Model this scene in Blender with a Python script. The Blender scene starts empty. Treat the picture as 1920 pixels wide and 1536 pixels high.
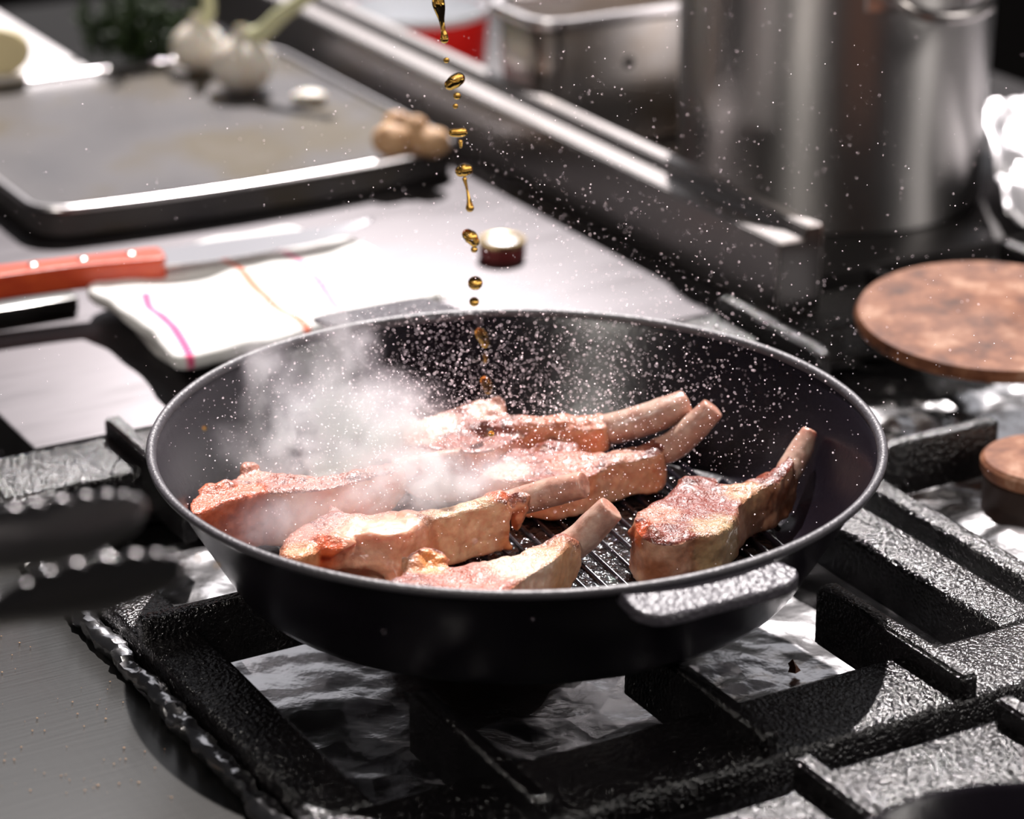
import bpy, bmesh, math, random
from mathutils import Vector, Matrix, noise
from mathutils.geometry import tessellate_polygon

# ------------------------------------------------------------------ camera, light, exposure
scn = bpy.context.scene
COL = scn.collection
PITCH = math.radians(22.0)
FPX = 5096.0
CAM = Vector((-0.00209, -1.09436, 0.51269))
cd = bpy.data.cameras.new('camera')
cam = bpy.data.objects.new('camera', cd); COL.objects.link(cam)
cam.location = CAM
cam.rotation_euler = (math.pi/2 - PITCH, 0, 0)
cd.sensor_width = 36.0
cd.lens = FPX/1920*36.0
cd.clip_start = 0.05
cd.dof.use_dof = True
cd.dof.focus_distance = 1.165
cd.dof.aperture_fstop = 6.3
cd.dof.aperture_blades = 0
scn.camera = cam

scn.view_settings.view_transform = 'Standard'
scn.view_settings.look = 'None'
scn.view_settings.gamma = 1.0
scn.view_settings.use_curve_mapping = False
scn.view_settings.exposure = 0.35
scn.cycles.volume_step_rate = 0.5
scn.cycles.max_bounces = 10
scn.cycles.volume_bounces = 3
scn.cycles.caustics_refractive = True
scn.cycles.sample_clamp_indirect = 4.0

w = bpy.data.worlds.new('kitchen_ambient'); scn.world = w
w.use_nodes = True
w.node_tree.nodes['Background'].inputs[0].default_value = (0.80, 0.78, 0.85, 1)
w.node_tree.nodes['Background'].inputs[1].default_value = 0.012

SUN_AZ, SUN_EL = math.radians(86), math.radians(50)      # azimuth from +X towards +Y
sd = bpy.data.lights.new('sun', 'SUN'); sd.energy = 6.3; sd.angle = math.radians(0.8)
sd.color = (1.0, 0.935, 0.925)
sun = bpy.data.objects.new('sun', sd); COL.objects.link(sun)
sdir = Vector((math.cos(SUN_AZ)*math.cos(SUN_EL), math.sin(SUN_AZ)*math.cos(SUN_EL), math.sin(SUN_EL)))
sun.rotation_euler = sdir.to_track_quat('Z', 'Y').to_euler()
sun.location = sdir*4

def area_light(name, loc, target, sx, sy, power, color):
    l = bpy.data.lights.new(name, 'AREA'); l.shape = 'RECTANGLE'; l.size = sx; l.size_y = sy
    l.energy = power; l.color = color
    o = bpy.data.objects.new(name, l); COL.objects.link(o)
    o.location = loc
    o.rotation_euler = (Vector(loc) - Vector(target)).to_track_quat('Z', 'Y').to_euler()
    return o
area_light('window_daylight', (0.3, 3.7, 1.60), (0, 0, 0), 5.0, 2.0, 13, (0.96, 0.95, 1.0))
area_light('front_fill', (-1.15, -1.7, 2.25), (0.0, 0.0, 0), 0.36, 1.0, 23, (1.0, 0.93, 0.86))  # added fill lamp above the camera for the chop sides, not a window
area_light('window_daylight_side', (2.9, -0.6, 1.7), (0.2, 0.5, 0), 0.35, 1.5, 22, (1.0, 0.94, 0.90))

# ------------------------------------------------------------------ layout helpers
CP, SP = math.cos(PITCH), math.sin(PITCH)
def ray(px, py):
    x = (px-960)/FPX; y = -(py-768)/FPX
    return Vector((x, CP + y*SP, -SP + y*CP))
def at(px, py, z):
    d = ray(px, py); return CAM + d*((z-CAM.z)/d.z)
def at_y(px, py, y):
    d = ray(px, py); return CAM + d*((y-CAM.y)/d.y)
TH = math.radians(29.4)                                   # the range is turned by this much
AV = Vector((math.sin(TH), -math.cos(TH), 0)); BV = Vector((math.cos(TH), math.sin(TH), 0))
def W(a, b, z): return AV*a + BV*b + Vector((0, 0, z))
rnd = random.Random(7)

def fbm(p, f, oct=3):
    s = 0; am = 1; t = 0
    for i in range(oct):
        s += am*noise.noise(p*f); t += am; am *= .5; f *= 2.1
    return s/t
def sst(a, b, x):
    t = min(1, max(0, (x-a)/(b-a))); return t*t*(3-2*t)

def thing(name, label, cat, loc=(0, 0, 0), rz=0, group=None):
    o = bpy.data.objects.new(name, None); COL.objects.link(o)
    o.empty_display_size = .02
    o.location = loc; o.rotation_euler = (0, 0, rz)
    o['label'] = label; o['category'] = cat
    if group: o['group'] = group
    return o
def tag(o, label, cat, group=None, kind=None):
    o['label'] = label; o['category'] = cat
    if group: o['group'] = group
    if kind: o['kind'] = kind
    return o

def obj(name, v, f, mat, parent=None, smooth=True, origin=None, sharp=None, cols=None):
    """verts in world space when origin/parent given as location only; local = world - origin"""
    me = bpy.data.meshes.new(name)
    if origin is None and parent is not None: origin = parent.location
    if origin is not None:
        R = Matrix.Rotation(-parent.rotation_euler.z, 4, 'Z') if parent is not None and parent.parent is None else Matrix.Identity(4)
        v = [R @ (Vector(p) - Vector(origin)) for p in v]
    me.from_pydata([tuple(p) for p in v], [], f)
    me.validate()
    bm = bmesh.new(); bm.from_mesh(me)
    bmesh.ops.recalc_face_normals(bm, faces=bm.faces)
    bm.to_mesh(me); bm.free()
    if cols is not None:
        at_ = me.color_attributes.new('tint', 'FLOAT_COLOR', 'POINT')
        for i, c in enumerate(cols): at_.data[i].color = (c[0], c[1], c[2], 1)
    if mat: me.materials.append(mat)
    if smooth:
        for p in me.polygons: p.use_smooth = True
        if sharp: me.set_sharp_from_angle(angle=math.radians(sharp))
    o = bpy.data.objects.new(name, me); COL.objects.link(o)
    if parent is not None: o.parent = parent
    elif origin is not None: o.location = origin
    return o

def lathe(prof, n=64, c=(0, 0, 0), closed=False):
    v, f = [], []
    c = Vector(c); rows = []
    for (r, z) in prof:
        if r < 1e-7:
            rows.append([len(v)]); v.append(c + Vector((0, 0, z)))
        else:
            rows.append(list(range(len(v), len(v)+n)))
            for i in range(n):
                t = 2*math.pi*i/n
                v.append(c + Vector((r*math.cos(t), r*math.sin(t), z)))
    pairs = list(zip(rows, rows[1:]))
    if closed: pairs.append((rows[-1], rows[0]))
    for A, B in pairs:
        for i in range(n):
            j = (i+1) % n
            q = [A[i % len(A)], A[j % len(A)], B[j % len(B)], B[i % len(B)]]
            u = []
            for k in q:
                if k not in u: u.append(k)
            if len(u) > 2: f.append(u)
    return v, f

def catmull(P, n):
    """resample a list of tuples (any dimension) with a Catmull-Rom spline"""
    out = []
    m = len(P)
    for i in range(m-1):
        p0 = P[max(0, i-1)]; p1 = P[i]; p2 = P[i+1]; p3 = P[min(m-1, i+2)]
        for k in range(n):
            t = k/n
            out.append(tuple(.5*((2*b) + (-a+c)*t + (2*a-5*b+4*c-d)*t*t + (-a+3*b-3*c+d)*t**3) for a, b, c, d in zip(p0, p1, p2, p3)))
    out.append(tuple(P[-1]))
    return out
def catmull_closed(P, n):
    out = []; m = len(P)
    for i in range(m):
        p0 = P[i-1]; p1 = P[i]; p2 = P[(i+1) % m]; p3 = P[(i+2) % m]
        for k in range(n):
            t = k/n
            out.append(tuple(.5*((2*b) + (-a+c)*t + (2*a-5*b+4*c-d)*t*t + (-a+3*b-3*c+d)*t**3) for a, b, c, d in zip(p0, p1, p2, p3)))
    return out

def tube(pts, rad, n=14, flat=1.0, up=Vector((0, 0, 1)), round_ends=True):
    """pts Vectors, rad per-point; flat scales the cross-section along `up`-ish"""
    v, f, rows = [], [], []
    m = len(pts)
    for i, p in enumerate(pts):
        t = (pts[min(m-1, i+1)] - pts[max(0, i-1)]).normalized()
        s = t.cross(up)
        if s.length < 1e-4: s = t.cross(Vector((1, 0, 0)))
        s.normalize(); q = s.cross(t).normalized()
        rows.append(list(range(len(v), len(v)+n)))
        for k in range(n):
            a = 2*math.pi*k/n
            v.append(p + s*math.cos(a)*rad[i] + q*math.sin(a)*rad[i]*flat)
    for A, B in zip(rows, rows[1:]):
        for i in range(n):
            j = (i+1) % n; f.append([A[i], A[j], B[j], B[i]])
    f.append(list(reversed(rows[0]))); f.append(rows[-1])
    return v, f

def prism(poly_top, poly_bot):
    n = len(poly_top)
    v = [Vector(p) for p in poly_top] + [Vector(p) for p in poly_bot]
    tri = tessellate_polygon([[Vector((p[0], p[1], 0)) for p in poly_top]])
    f = [list(t) for t in tri] + [[i+n for i in reversed(t)] for t in tri]
    for i in range(n):
        j = (i+1) % n; f.append([i, j, j+n, i+n])
    return v, f

def join(*parts):
    v, f = [], []
    for (a, b) in parts:
        o = len(v); v += list(a); f += [[i+o for i in q] for q in b]
    return v, f

def remesh(v, f, vox, smooth=3):
    me = bpy.data.meshes.new('tmp'); me.from_pydata([tuple(p) for p in v], [], f)
    bm = bmesh.new(); bm.from_mesh(me); bmesh.ops.recalc_face_normals(bm, faces=bm.faces); bm.to_mesh(me); bm.free()
    o = bpy.data.objects.new('tmp', me); COL.objects.link(o)
    md = o.modifiers.new('r', 'REMESH'); md.mode = 'VOXEL'; md.voxel_size = vox; md.adaptivity = 0
    if smooth:
        s = o.modifiers.new('s', 'SMOOTH'); s.factor = .5; s.iterations = smooth
    dg = bpy.context.evaluated_depsgraph_get(); dg.update()
    m2 = bpy.data.meshes.new_from_object(o.evaluated_get(dg))
    bpy.data.objects.remove(o); bpy.data.meshes.remove(me)
    vs = [p.co.copy() for p in m2.vertices]; fs = [list(p.vertices) for p in m2.polygons]
    ns = [p.normal.copy() for p in m2.vertices]
    bpy.data.meshes.remove(m2)
    return vs, fs, ns

def bevel_box(lo, hi, bev=.002, seg=2, xf=None):
    bm = bmesh.new()
    bmesh.ops.create_cube(bm, size=1)
    lo = Vector(lo); hi = Vector(hi); c = (lo+hi)/2; s = hi-lo
    for q in bm.verts: q.co = Vector((q.co.x*s.x, q.co.y*s.y, q.co.z*s.z)) + c
    if bev: bmesh.ops.bevel(bm, geom=bm.edges[:], offset=bev, segments=seg, profile=.5, affect='EDGES')
    v = [p.co.copy() for p in bm.verts]
    if xf: v = [xf(p) for p in v]
    bm.verts.index_update()
    f = [[q.index for q in p.verts] for p in bm.faces]
    bm.free()
    return v, f
def ABX(p): return W(p.x, p.y, p.z)            # box given in (a, b, z)

def sweep_profile(poly2, p0, p1, xf, bev=0):
    """extrude a polygon of (b,z) pairs between a=p0 and a=p1"""
    n = len(poly2)
    v = [xf(Vector((p0, b, z))) for b, z in poly2] + [xf(Vector((p1, b, z))) for b, z in poly2]
    f = [list(range(n)), list(range(n, 2*n))]
    for i in range(n): f.append([i, (i+1) % n, (i+1) % n + n, i+n])
    return v, f

# ------------------------------------------------------------------ materials
def mat(name, base=(.5, .5, .5), rough=.5, metal=0, spec=.5, **kw):
    m = bpy.data.materials.new(name); m.use_nodes = True
    b = m.node_tree.nodes['Principled BSDF']
    b.inputs['Base Color'].default_value = (*base, 1)
    b.inputs['Roughness'].default_value = rough
    b.inputs['Metallic'].default_value = metal
    b.inputs['Specular IOR Level'].default_value = spec
    for k, val in kw.items(): b.inputs[k.replace('_', ' ')].default_value = val
    return m
def N(m, t, **kw):
    n = m.node_tree.nodes.new(t)
    for k, val in kw.items(): setattr(n, k, val)
    return n
def L(m, a, b): m.node_tree.links.new(a, b)
def coords(m, scale=(1, 1, 1), rot=(0, 0, 0)):
    tc = N(m, 'ShaderNodeTexCoord'); mp = N(m, 'ShaderNodeMapping')
    mp.inputs['Scale'].default_value = scale; mp.inputs['Rotation'].default_value = rot
    L(m, tc.outputs['Object'], mp.inputs['Vector']); return mp.outputs['Vector']
def bsdf(m): return m.node_tree.nodes['Principled BSDF']
def add_bump(m, scale, dist, strength=1, detail=4, co=None, kind='noise', prev=None):
    co = co or coords(m)
    t = N(m, 'ShaderNodeTexNoise' if kind == 'noise' else 'ShaderNodeTexVoronoi')
    t.inputs['Scale'].default_value = scale
    if kind == 'noise': t.inputs['Detail'].default_value = detail
    L(m, co, t.inputs['Vector'])
    bp = N(m, 'ShaderNodeBump'); bp.inputs['Distance'].default_value = dist; bp.inputs['Strength'].default_value = strength
    L(m, t.outputs[0], bp.inputs['Height'])
    if prev: L(m, prev, bp.inputs['Normal'])
    L(m, bp.outputs[0], bsdf(m).inputs['Normal'])
    return bp.outputs[0]
def add_ramp(m, scale, stops, sock='Base Color', detail=4, co=None, rough=.55):
    co = co or coords(m)
    t = N(m, 'ShaderNodeTexNoise'); t.inputs['Scale'].default_value = scale; t.inputs['Detail'].default_value = detail
    t.inputs['Roughness'].default_value = rough
    L(m, co, t.inputs['Vector'])
    r = N(m, 'ShaderNodeValToRGB')
    while len(r.color_ramp.elements) < len(stops): r.color_ramp.elements.new(.5)
    for e, (p, c) in zip(r.color_ramp.elements, stops):
        e.position = p; e.color = (*c, 1) if len(c) == 3 else c
    L(m, t.outputs[0], r.inputs[0]); L(m, r.outputs[0], bsdf(m).inputs[sock])
    return r

g = lambda x: (x, x, x)
M = {}
M['pan'] = mat('black_enamelled_iron', (.0105, .008, .0125), .24, 0, .5)
nb = add_bump(M['pan'], 900, .00025, .5, 3)
add_bump(M['pan'], 140, .0005, .35, 2, prev=nb)
M['pan_handle'] = mat('rough_black_iron', (.075, .068, .082), .34, 0, .7)
add_bump(M['pan_handle'], 420, .0018, .8, 2)
M['iron'] = mat('greasy_cast_iron', (.005, .004, .0045), .3, 0, 1.0)
nb = add_bump(M['iron'], 130, .0012, .4, 2)
add_bump(M['iron'], 560, .0017, .95, 2, prev=nb)
add_ramp(M['iron'], 60, [(.35, g(.15)), (.7, g(.27))], 'Roughness')
M['steel'] = mat('brushed_steel', (.122, .115, .12), .48, 1)
add_ramp(M['steel'], 14, [(.3, g(.40)), (.7, g(.54))], 'Roughness', co=coords(M['steel'], (1, 5, 1)))
add_bump(M['steel'], 260, .00022, .35, 3, co=coords(M['steel'], (.12, 1, 1)))
M['panel'] = mat('scratched_steel', (.14, .139, .133), .26, 1)
nb = add_bump(M['panel'], 500, .0002, .3, 3, co=coords(M['panel'], (.06, 1, 1)))
add_bump(M['panel'], 300, .0002, .2, 3, co=coords(M['panel'], (1, .05, 1), (0, 0, .6)), prev=nb)
M['ledge'] = mat('satin_steel', (.52, .49, .48), .3, 1)
add_bump(M['ledge'], 220, .0002, .25, 3, co=coords(M['ledge'], (1, .06, 1)))
M['pot'] = mat('brushed_pot_steel', (.60, .58, .57), .42, 1, Anisotropic=.9, Anisotropic_Rotation=.25)
tg = N(M['pot'], 'ShaderNodeTangent'); tg.direction_type = 'RADIAL'; tg.axis = 'Z'
L(M['pot'], tg.outputs[0], bsdf(M['pot']).inputs['Tangent'])
M['tub'] = mat('tub_steel', (.60, .56, .52), .33, 1)
add_ramp(M['tub'], 9, [(.4, (.62, .59, .57)), (.62, (.42, .32, .22))])
M['foil'] = mat('aluminium_foil', (.78, .77, .78), .2, 1)
nb = add_bump(M['foil'], 90, .0014, .45, 3, kind='noise')
add_bump(M['foil'], 45, .0035, .35, kind='vor', prev=nb)
M['foil_dull'] = mat('dull_foil', (.92, .90, .92), .42, 1)
add_bump(M['foil_dull'], 90, .0016, .5, 3)
M['tray'] = mat('worn_griddle_steel', (.30, .28, .28), .36, .3)
add_ramp(M['tray'], 7, [(.32, (.055, .052, .056)), (.5, (.085, .078, .078)), (.62, (.075, .056, .026)), (.75, (.11, .095, .08))], co=coords(M['tray']))
add_bump(M['tray'], 90, .0005, .4, 4)
M['tray_lip'] = mat('bare_tray_edge', (.80, .77, .78), .28, 1)
M['tongs'] = mat('tong_steel', (.27, .26, .265), .28, 1)
M['rust'] = mat('rusty_iron', (.35, .2, .13), .65, 0, .2)
add_ramp(M['rust'], 42, [(.34, (.05, .02, .012)), (.46, (.17, .062, .03)), (.56, (.27, .115, .06)), (.68, (.46, .27, .18))], detail=9, rough=.68)
add_bump(M['rust'], 120, .001, .5, 5)
M['burner'] = mat('burner_iron', (.03, .016, .012), .5, .1, .3)
add_bump(M['burner'], 200, .0006, .5)
M['black'] = mat('black_paint', (.004, .004, .004), .8, 0, .1)
M['rear'] = mat('blackened_steel', (.05, .046, .046), .3, .6)
M['dark_room'] = mat('dark_wall_paint', (.012, .010, .010), .9)
M['floor'] = mat('shaded_floor_tile', (.03, .018, .014), .8)
add_ramp(M['floor'], 3, [(.4, (.004, .0025, .002)), (.7, (.012, .007, .005))])  # tile colour darkened to stand in for indoor shade
M['red'] = mat('red_enamel', (.80, .010, .006), .4, 0, .3)
M['red'].node_tree.nodes['Principled BSDF'].inputs['Subsurface Weight'].default_value = .1
M['white_glaze'] = mat('white_glaze', (.74, .76, .79), .25)
M['board'] = mat('white_board', (.80, .77, .78), .5)
M['garlic'] = mat('garlic_skin', (.9, .86, .78), .45, Subsurface_Weight=.9, Subsurface_Radius=(.016, .012, .008))
add_ramp(M['garlic'], 60, [(.3, (.93, .90, .84)), (.75, (.80, .70, .58))])
M['garlic_stem'] = mat('garlic_stem', (.68, .68, .42), .5, Subsurface_Weight=.2, Subsurface_Radius=(.006, .006, .002))
M['herb'] = mat('dark_green_herb', (.018, .042, .006), .6)
M['ginger'] = mat('ginger_skin', (.62, .37, .19), .6, Subsurface_Weight=.15, Subsurface_Radius=(.006, .003, .001))
add_ramp(M['ginger'], 90, [(.3, (.50, .27, .13)), (.7, (.74, .48, .27))])
add_bump(M['ginger'], 150, .001, .5)
M['lemon'] = mat('yellow_rind', (.82, .70, .40), .5)
M['knife_handle'] = mat('orange_red_wood', (.62, .07, .018), .35)
add_ramp(M['knife_handle'], 40, [(.3, (.50, .045, .015)), (.7, (.72, .10, .025))], co=coords(M['knife_handle'], (.3, 3, 3)))
M['blade'] = mat('blade_steel', (.66, .65, .67), .2, 1)
M['rivet'] = mat('rivet_metal', (.80, .74, .70), .25, 1)
M['brass'] = mat('gilt_rim', (.66, .50, .27), .25, 1)
M['cap_side'] = mat('dark_red_side', (.20, .035, .035), .3, .4)
M['cap_top'] = mat('silver_disc', (.80, .80, .82), .3, 1)
M['crumb'] = mat('burnt_crumb', (.16, .055, .025), .7)

m = M['cloth'] = mat('white_cotton', (.9, .9, .88), .9, 0, .2)
ca = N(m, 'ShaderNodeVertexColor', layer_name='tint'); L(m, ca.outputs[0], bsdf(m).inputs['Base Color'])
add_bump(m, 900, .0004, .5, 2)

def flesh(name, rough, sss, bump):
    m = mat(name, (.6, .3, .2), rough, 0, .5, Subsurface_Weight=sss, Subsurface_Radius=(.008, .0028, .0014), Subsurface_Scale=1.0,
            Coat_Weight=.2, Coat_Roughness=.08)
    ca = N(m, 'ShaderNodeVertexColor', layer_name='tint')
    tx = N(m, 'ShaderNodeTexNoise'); tx.inputs['Scale'].default_value = 420; tx.inputs['Detail'].default_value = 4
    L(m, coords(m), tx.inputs['Vector'])
    mx = N(m, 'ShaderNodeMix', data_type='RGBA', blend_type='OVERLAY'); mx.inputs[0].default_value = .38 if bump < .5 else .6
    L(m, ca.outputs[0], mx.inputs['A']); L(m, tx.outputs[0], mx.inputs['B'])
    L(m, mx.outputs['Result'], bsdf(m).inputs['Base Color'])
    nb = add_bump(m, 260, .0016, bump, 4)
    add_bump(m, 900, .0006, bump, 2, prev=nb)
    return m
M['meat'] = flesh('seared_lamb', .36, .12, .95)
M['fat'] = flesh('lamb_fat', .40, .42, .14)
M['bone'] = flesh('rib_bone', .36, .2, .14)

m = M['oil'] = mat('amber_oil', (1.0, .60, .13), .0, 0, .5, Transmission_Weight=1.0, IOR=1.42)
m = M['mist'] = bpy.data.materials.new('oil_mist'); m.use_nodes = True
nt = m.node_tree; nt.nodes.clear()
o_ = N(m, 'ShaderNodeOutputMaterial'); a_ = N(m, 'ShaderNodeBsdfTranslucent'); b_ = N(m, 'ShaderNodeBsdfDiffuse'); x_ = N(m, 'ShaderNodeAddShader')
a_.inputs[0].default_value = (.9, .84, .86, 1); b_.inputs[0].default_value = (.9, .85, .87, 1)
L(m, a_.outputs[0], x_.inputs[0]); L(m, b_.outputs[0], x_.inputs[1]); L(m, x_.outputs[0], o_.inputs[0])

# ------------------------------------------------------------------ setting: room and range body
def struct(o): o['kind'] = 'structure'; return o
v, f = bevel_box((-4, -3, -.95), (4, 4.2, -.90), 0); struct(obj('floor', v, f, M['floor'], smooth=False))
v, f = bevel_box((-4, 4.1, -.90), (4, 4.2, .62), 0); struct(obj('wall_back', v, f, M['dark_room'], smooth=False))
v, f = bevel_box((-4.1, -3, -.90), (-4.0, 4.2, 1.4), 0); struct(obj('wall_left', v, f, M['dark_room'], smooth=False))

# range body (the black carcass that everything is let into)
rg = thing('kitchen_range', 'long steel kitchen range with black sunken wells under the pan and grates', 'range', W(0, .1, -.9), TH)
v, f = bevel_box((-1.30, -.60, -.9), (.75, .75, -.052), .004, xf=ABX); obj('body', v, f, M['black'], rg, sharp=40)
v, f = bevel_box((-.85, -.136, -.05), (-.247, .300, -.010), .002, xf=ABX); obj('steel_top', v, f, M['steel'], rg, sharp=40)
v, f = bevel_box((-.24, -.50, -.05), (.72, -.180, -.020), .002, xf=ABX); obj('side_panel', v, f, M['panel'], rg, sharp=40)
v, f = bevel_box((-.70, .321, -.05), (-.275, .74, -.012), .002, xf=ABX); obj('rear_top', v, f, M['rear'], rg, sharp=40)
v, f = bevel_box((-1.25, .321, -.05), (-.702, .74, -.035), .002, xf=ABX); obj('rear_well', v, f, M['rear'], rg, sharp=40)

# stepped dividing ledge
prof = [(.290, -.0095), (.290, .0335), (.2915, .035), (.3065, .035), (.308, .036), (.308, .0405), (.3095, .042), (.3185, .042), (.320, .0405), (.320, -.0095)]
v, f = sweep_profile(prof, -1.2, -.219, lambda p: W(p.x, p.y, p.z))
led = tag(obj('dividing_ledge', v, f, M['ledge'], smooth=False, origin=W(-.6, .31, -.01)), 'long stepped steel ledge dividing the flat top from the burners', 'ledge')
bm = bmesh.new(); bm.from_mesh(led.data); bmesh.ops.bevel(bm, geom=bm.edges[:], offset=.0009, segments=2, affect='EDGES'); bm.to_mesh(led.data); bm.free()

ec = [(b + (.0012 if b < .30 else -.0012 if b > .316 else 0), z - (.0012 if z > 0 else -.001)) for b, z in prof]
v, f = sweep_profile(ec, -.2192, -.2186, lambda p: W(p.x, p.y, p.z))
obj('end_shade_sheet', v, f, M['rear'], led, smooth=False, origin=led.location)  # dark sheet added over the ledge end, stands in for its unlit look

# ------------------------------------------------------------------ grates (one design, three copies)
def make_grate(label, da, db, wl=.027):
    o = thing('grate', label, 'grate', W(-.0275+da, .006+db, -.048), TH, 'cast iron pan grates on the range')
    A0, A1, B0, B1 = -.245+da, .190+da, -.170+db, .182+db
    def bx(name, lo, hi, bev=.003, m='iron'):
        v, f = bevel_box(lo, hi, bev, xf=ABX); return obj(name, v, f, M[m], o, sharp=50)
    bx('frame_bar', (A1-.046, B0, -.034), (A1, B1, -.010))
    bx('frame_bar', (A0, B0, -.034), (A0+.050, B1, -.010))
    bx('frame_bar', (A0+.049, B0, -.036), (A1-.045, B0+wl, -.010))
    bx('frame_bar', (A0+.049, B1-.026, -.036), (A1-.045, B1, -.010))
    for b in (-.095, .007, .105):
        for (s0, s1) in ((A1-.104, A1-.001), (A0+.001, A0+.1)):
            # fin: deep blade along a, sunk at its free end
            bb = b+db
            pr = [(s0, -.030), (s0, -.004), (s0+.004 if s0 > da else s0, 0), (s1 if s0 > da else s1-.006, 0), (s1, -.004), (s1, -.030)]
            n = len(pr); w_ = .0042
            v = [W(a, bb-w_, z) for a, z in pr] + [W(a, bb+w_, z) for a, z in pr]
            f = [list(range(n)), list(range(n, 2*n))] + [[i, (i+1) % n, (i+1) % n+n, i+n] for i in range(n)]
            fo = obj('fin', v, f, M['iron'], o, sharp=50)
            bm = bmesh.new(); bm.from_mesh(fo.data); bmesh.ops.bevel(bm, geom=bm.edges[:], offset=.0014, segments=2, affect='EDGES'); bm.to_mesh(fo.data); bm.free()
    for (s0, s1) in ((B0+.001, B0+.093), (B1-.093, B1-.001)):
        bx('fin', (-.030+da, s0, -.030), (-.021+da, s1, 0), .002)
    for a in (A0+.012, A1-.012):
        for b in (B0+.012, B1-.012):
            bx('foot', (a-.008, b-.008, -.048), (a+.008, b+.008, -.033), .002)
    return o
make_grate('black cast iron grate carrying the pan full of chops', 0, 0)
make_grate('black cast iron grate on the right, under the rusty round hotplate', 0, .366, .0135)
make_grate('black cast iron grate nearest the viewer, in front of the pan', .453, 0)

# burners
def burner(label, a, b, r, top, cap):
    o = thing('burner', label, 'burner', W(a, b, -.052))
    c = W(a, b, 0)
    v, f = lathe([(0, -.05), (r*.95, -.05), (r, -.048), (r, top-.010), (r*.93, top-.008), (0, top-.008)], 40, c); obj('body', v, f, M['burner'], o, sharp=40)
    v, f = lathe([(0, top-.0079), (r*1.02, top-.0079), (r*1.06, top-.006), (r*1.06, top-.002), (r*1.0, top), (r*.3, top+.001), (0, top+.001)], 40, c)
    obj('cap', v, f, M[cap], o, sharp=40)
    return o
burner('black gas burner hidden below the pan of chops', -.03, .0, .042, -.018, 'burner')
p = at(1962, 858, -.006)
burner('small rusty gas burner at the right edge, rising from crumpled foil', p @ AV, p @ BV, .030, -.006, 'rust')

# large rusty round hotplate
c = at(1864, 572, .024)
hp = thing('hotplate', 'large round rusty brown iron hotplate resting on the right grate', 'hotplate', (c.x, c.y, 0))
R = .0735
v, f = lathe([(0, .009), (R-.006, .009), (R-.001, .011), (R, .014), (R-.002, .0175), (R-.006, .018), (R-.012, .0176), (.016, .0178), (.014, .0186), (0, .0186)], 72, (c.x, c.y, 0))
v = [Vector((p.x, p.y, p.z + .0016 + (p.y-c.y)*math.tan(math.radians(4)))) for p in v]
obj('plate', v, f, M['rust'], hp, sharp=50)
v, f = lathe([(0, .0002), (.046, .0002), (.05, .003), (.05, .0088), (0, .0088)], 48, (c.x, c.y, 0)); obj('base', v, f, M['burner'], hp, sharp=50)

# ------------------------------------------------------------------ foil
def foil_sheet(name, label, a0, a1, b0, b1, z, amp, seed, n=110, dents=(), m='foil'):
    vv, ff = [], []
    na = n; nb_ = max(8, int(n*(b1-b0)/(a1-a0)))
    r = random.Random(seed); folds = []
    for i in range(34):
        t = r.uniform(0, math.pi); folds.append((math.cos(t), math.sin(t), r.uniform(-.2, .2), r.uniform(.006, .02), r.uniform(-1, 1)))
    for i in range(na+1):
        for j in range(nb_+1):
            a = a0 + (a1-a0)*i/na; b = b0 + (b1-b0)*j/nb_
            h = 0
            for (cx, cy, c0, wd, k) in folds:
                d = abs((a-(a0+a1)/2)*cx + (b-(b0+b1)/2)*cy - c0)
                h += k*max(0, 1-d/wd)
            p = Vector((a*9+seed, b*9, seed*1.7))
            cr = abs(noise.noise(p*3.1)) + .5*abs(noise.noise(p*8.3))
            h = h*.35 + cr*1.1 + .5*noise.noise(p)
            up = 0
            for (da, db, dr, dh) in dents:
                up += dh*math.exp(-((a-da)**2+(b-db)**2)/dr**2)
            vv.append(W(a, b, z + amp*h + up))
    for i in range(na):
        for j in range(nb_):
            k = i*(nb_+1)+j; ff.append([k, k+1, k+nb_+2, k+nb_+1])
    o = obj(name, vv, ff, M[m], origin=W((a0+a1)/2, (b0+b1)/2, z), sharp=28)
    md = o.modifiers.new('thick', 'SOLIDIFY'); md.thickness = .0003; md.offset = -1
    return tag(o, label, 'foil')
foil_sheet('foil_sheet', 'crumpled aluminium foil lining the well under the chop pan', -.24, .195, -.168, .180, -.0465, .0022, 3)
foil_sheet('foil_sheet', 'bright crumpled foil around the small burner at right', -.24, .195, .199, .56, -.0445, .0042, 11, dents=((.03, .25, .045, .016), (.09, .26, .04, .014)))
foil_sheet('foil_sheet', 'foil lining the well below the nearest grate', .2, .66, -.168, .180, -.0465, .002, 17, 60)
# rolled foil edge folded over the left panel
pts, rad = [], []
r = random.Random(5)
for i in range(150):
    a = -.235 + i*.47/149
    pts.append(W(a, -.1775 + .0012*noise.noise(Vector((a*40, 0, 0))), -.0172 + .0015*noise.noise(Vector((a*60, 5, 0)))))
    rad.append(.0048 + .0012*noise.noise(Vector((a*90, 9, 0))))
v, f = tube(pts, rad, 18, flat=.8)
v = [p + Vector((noise.noise(p*260), noise.noise(p*260+Vector((9, 0, 0))), noise.noise(p*260+Vector((0, 9, 0)))))*.0016
     + Vector((noise.noise(p*90), noise.noise(p*90+Vector((9, 0, 0))), noise.noise(p*90+Vector((0, 9, 0)))))*.0016 for p in v]
tag(obj('foil_edge', v, f, M['foil'], origin=W(0, -.178, -.02), sharp=25), 'rolled crumpled foil edge running along the lower left steel panel', 'foil')
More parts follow.
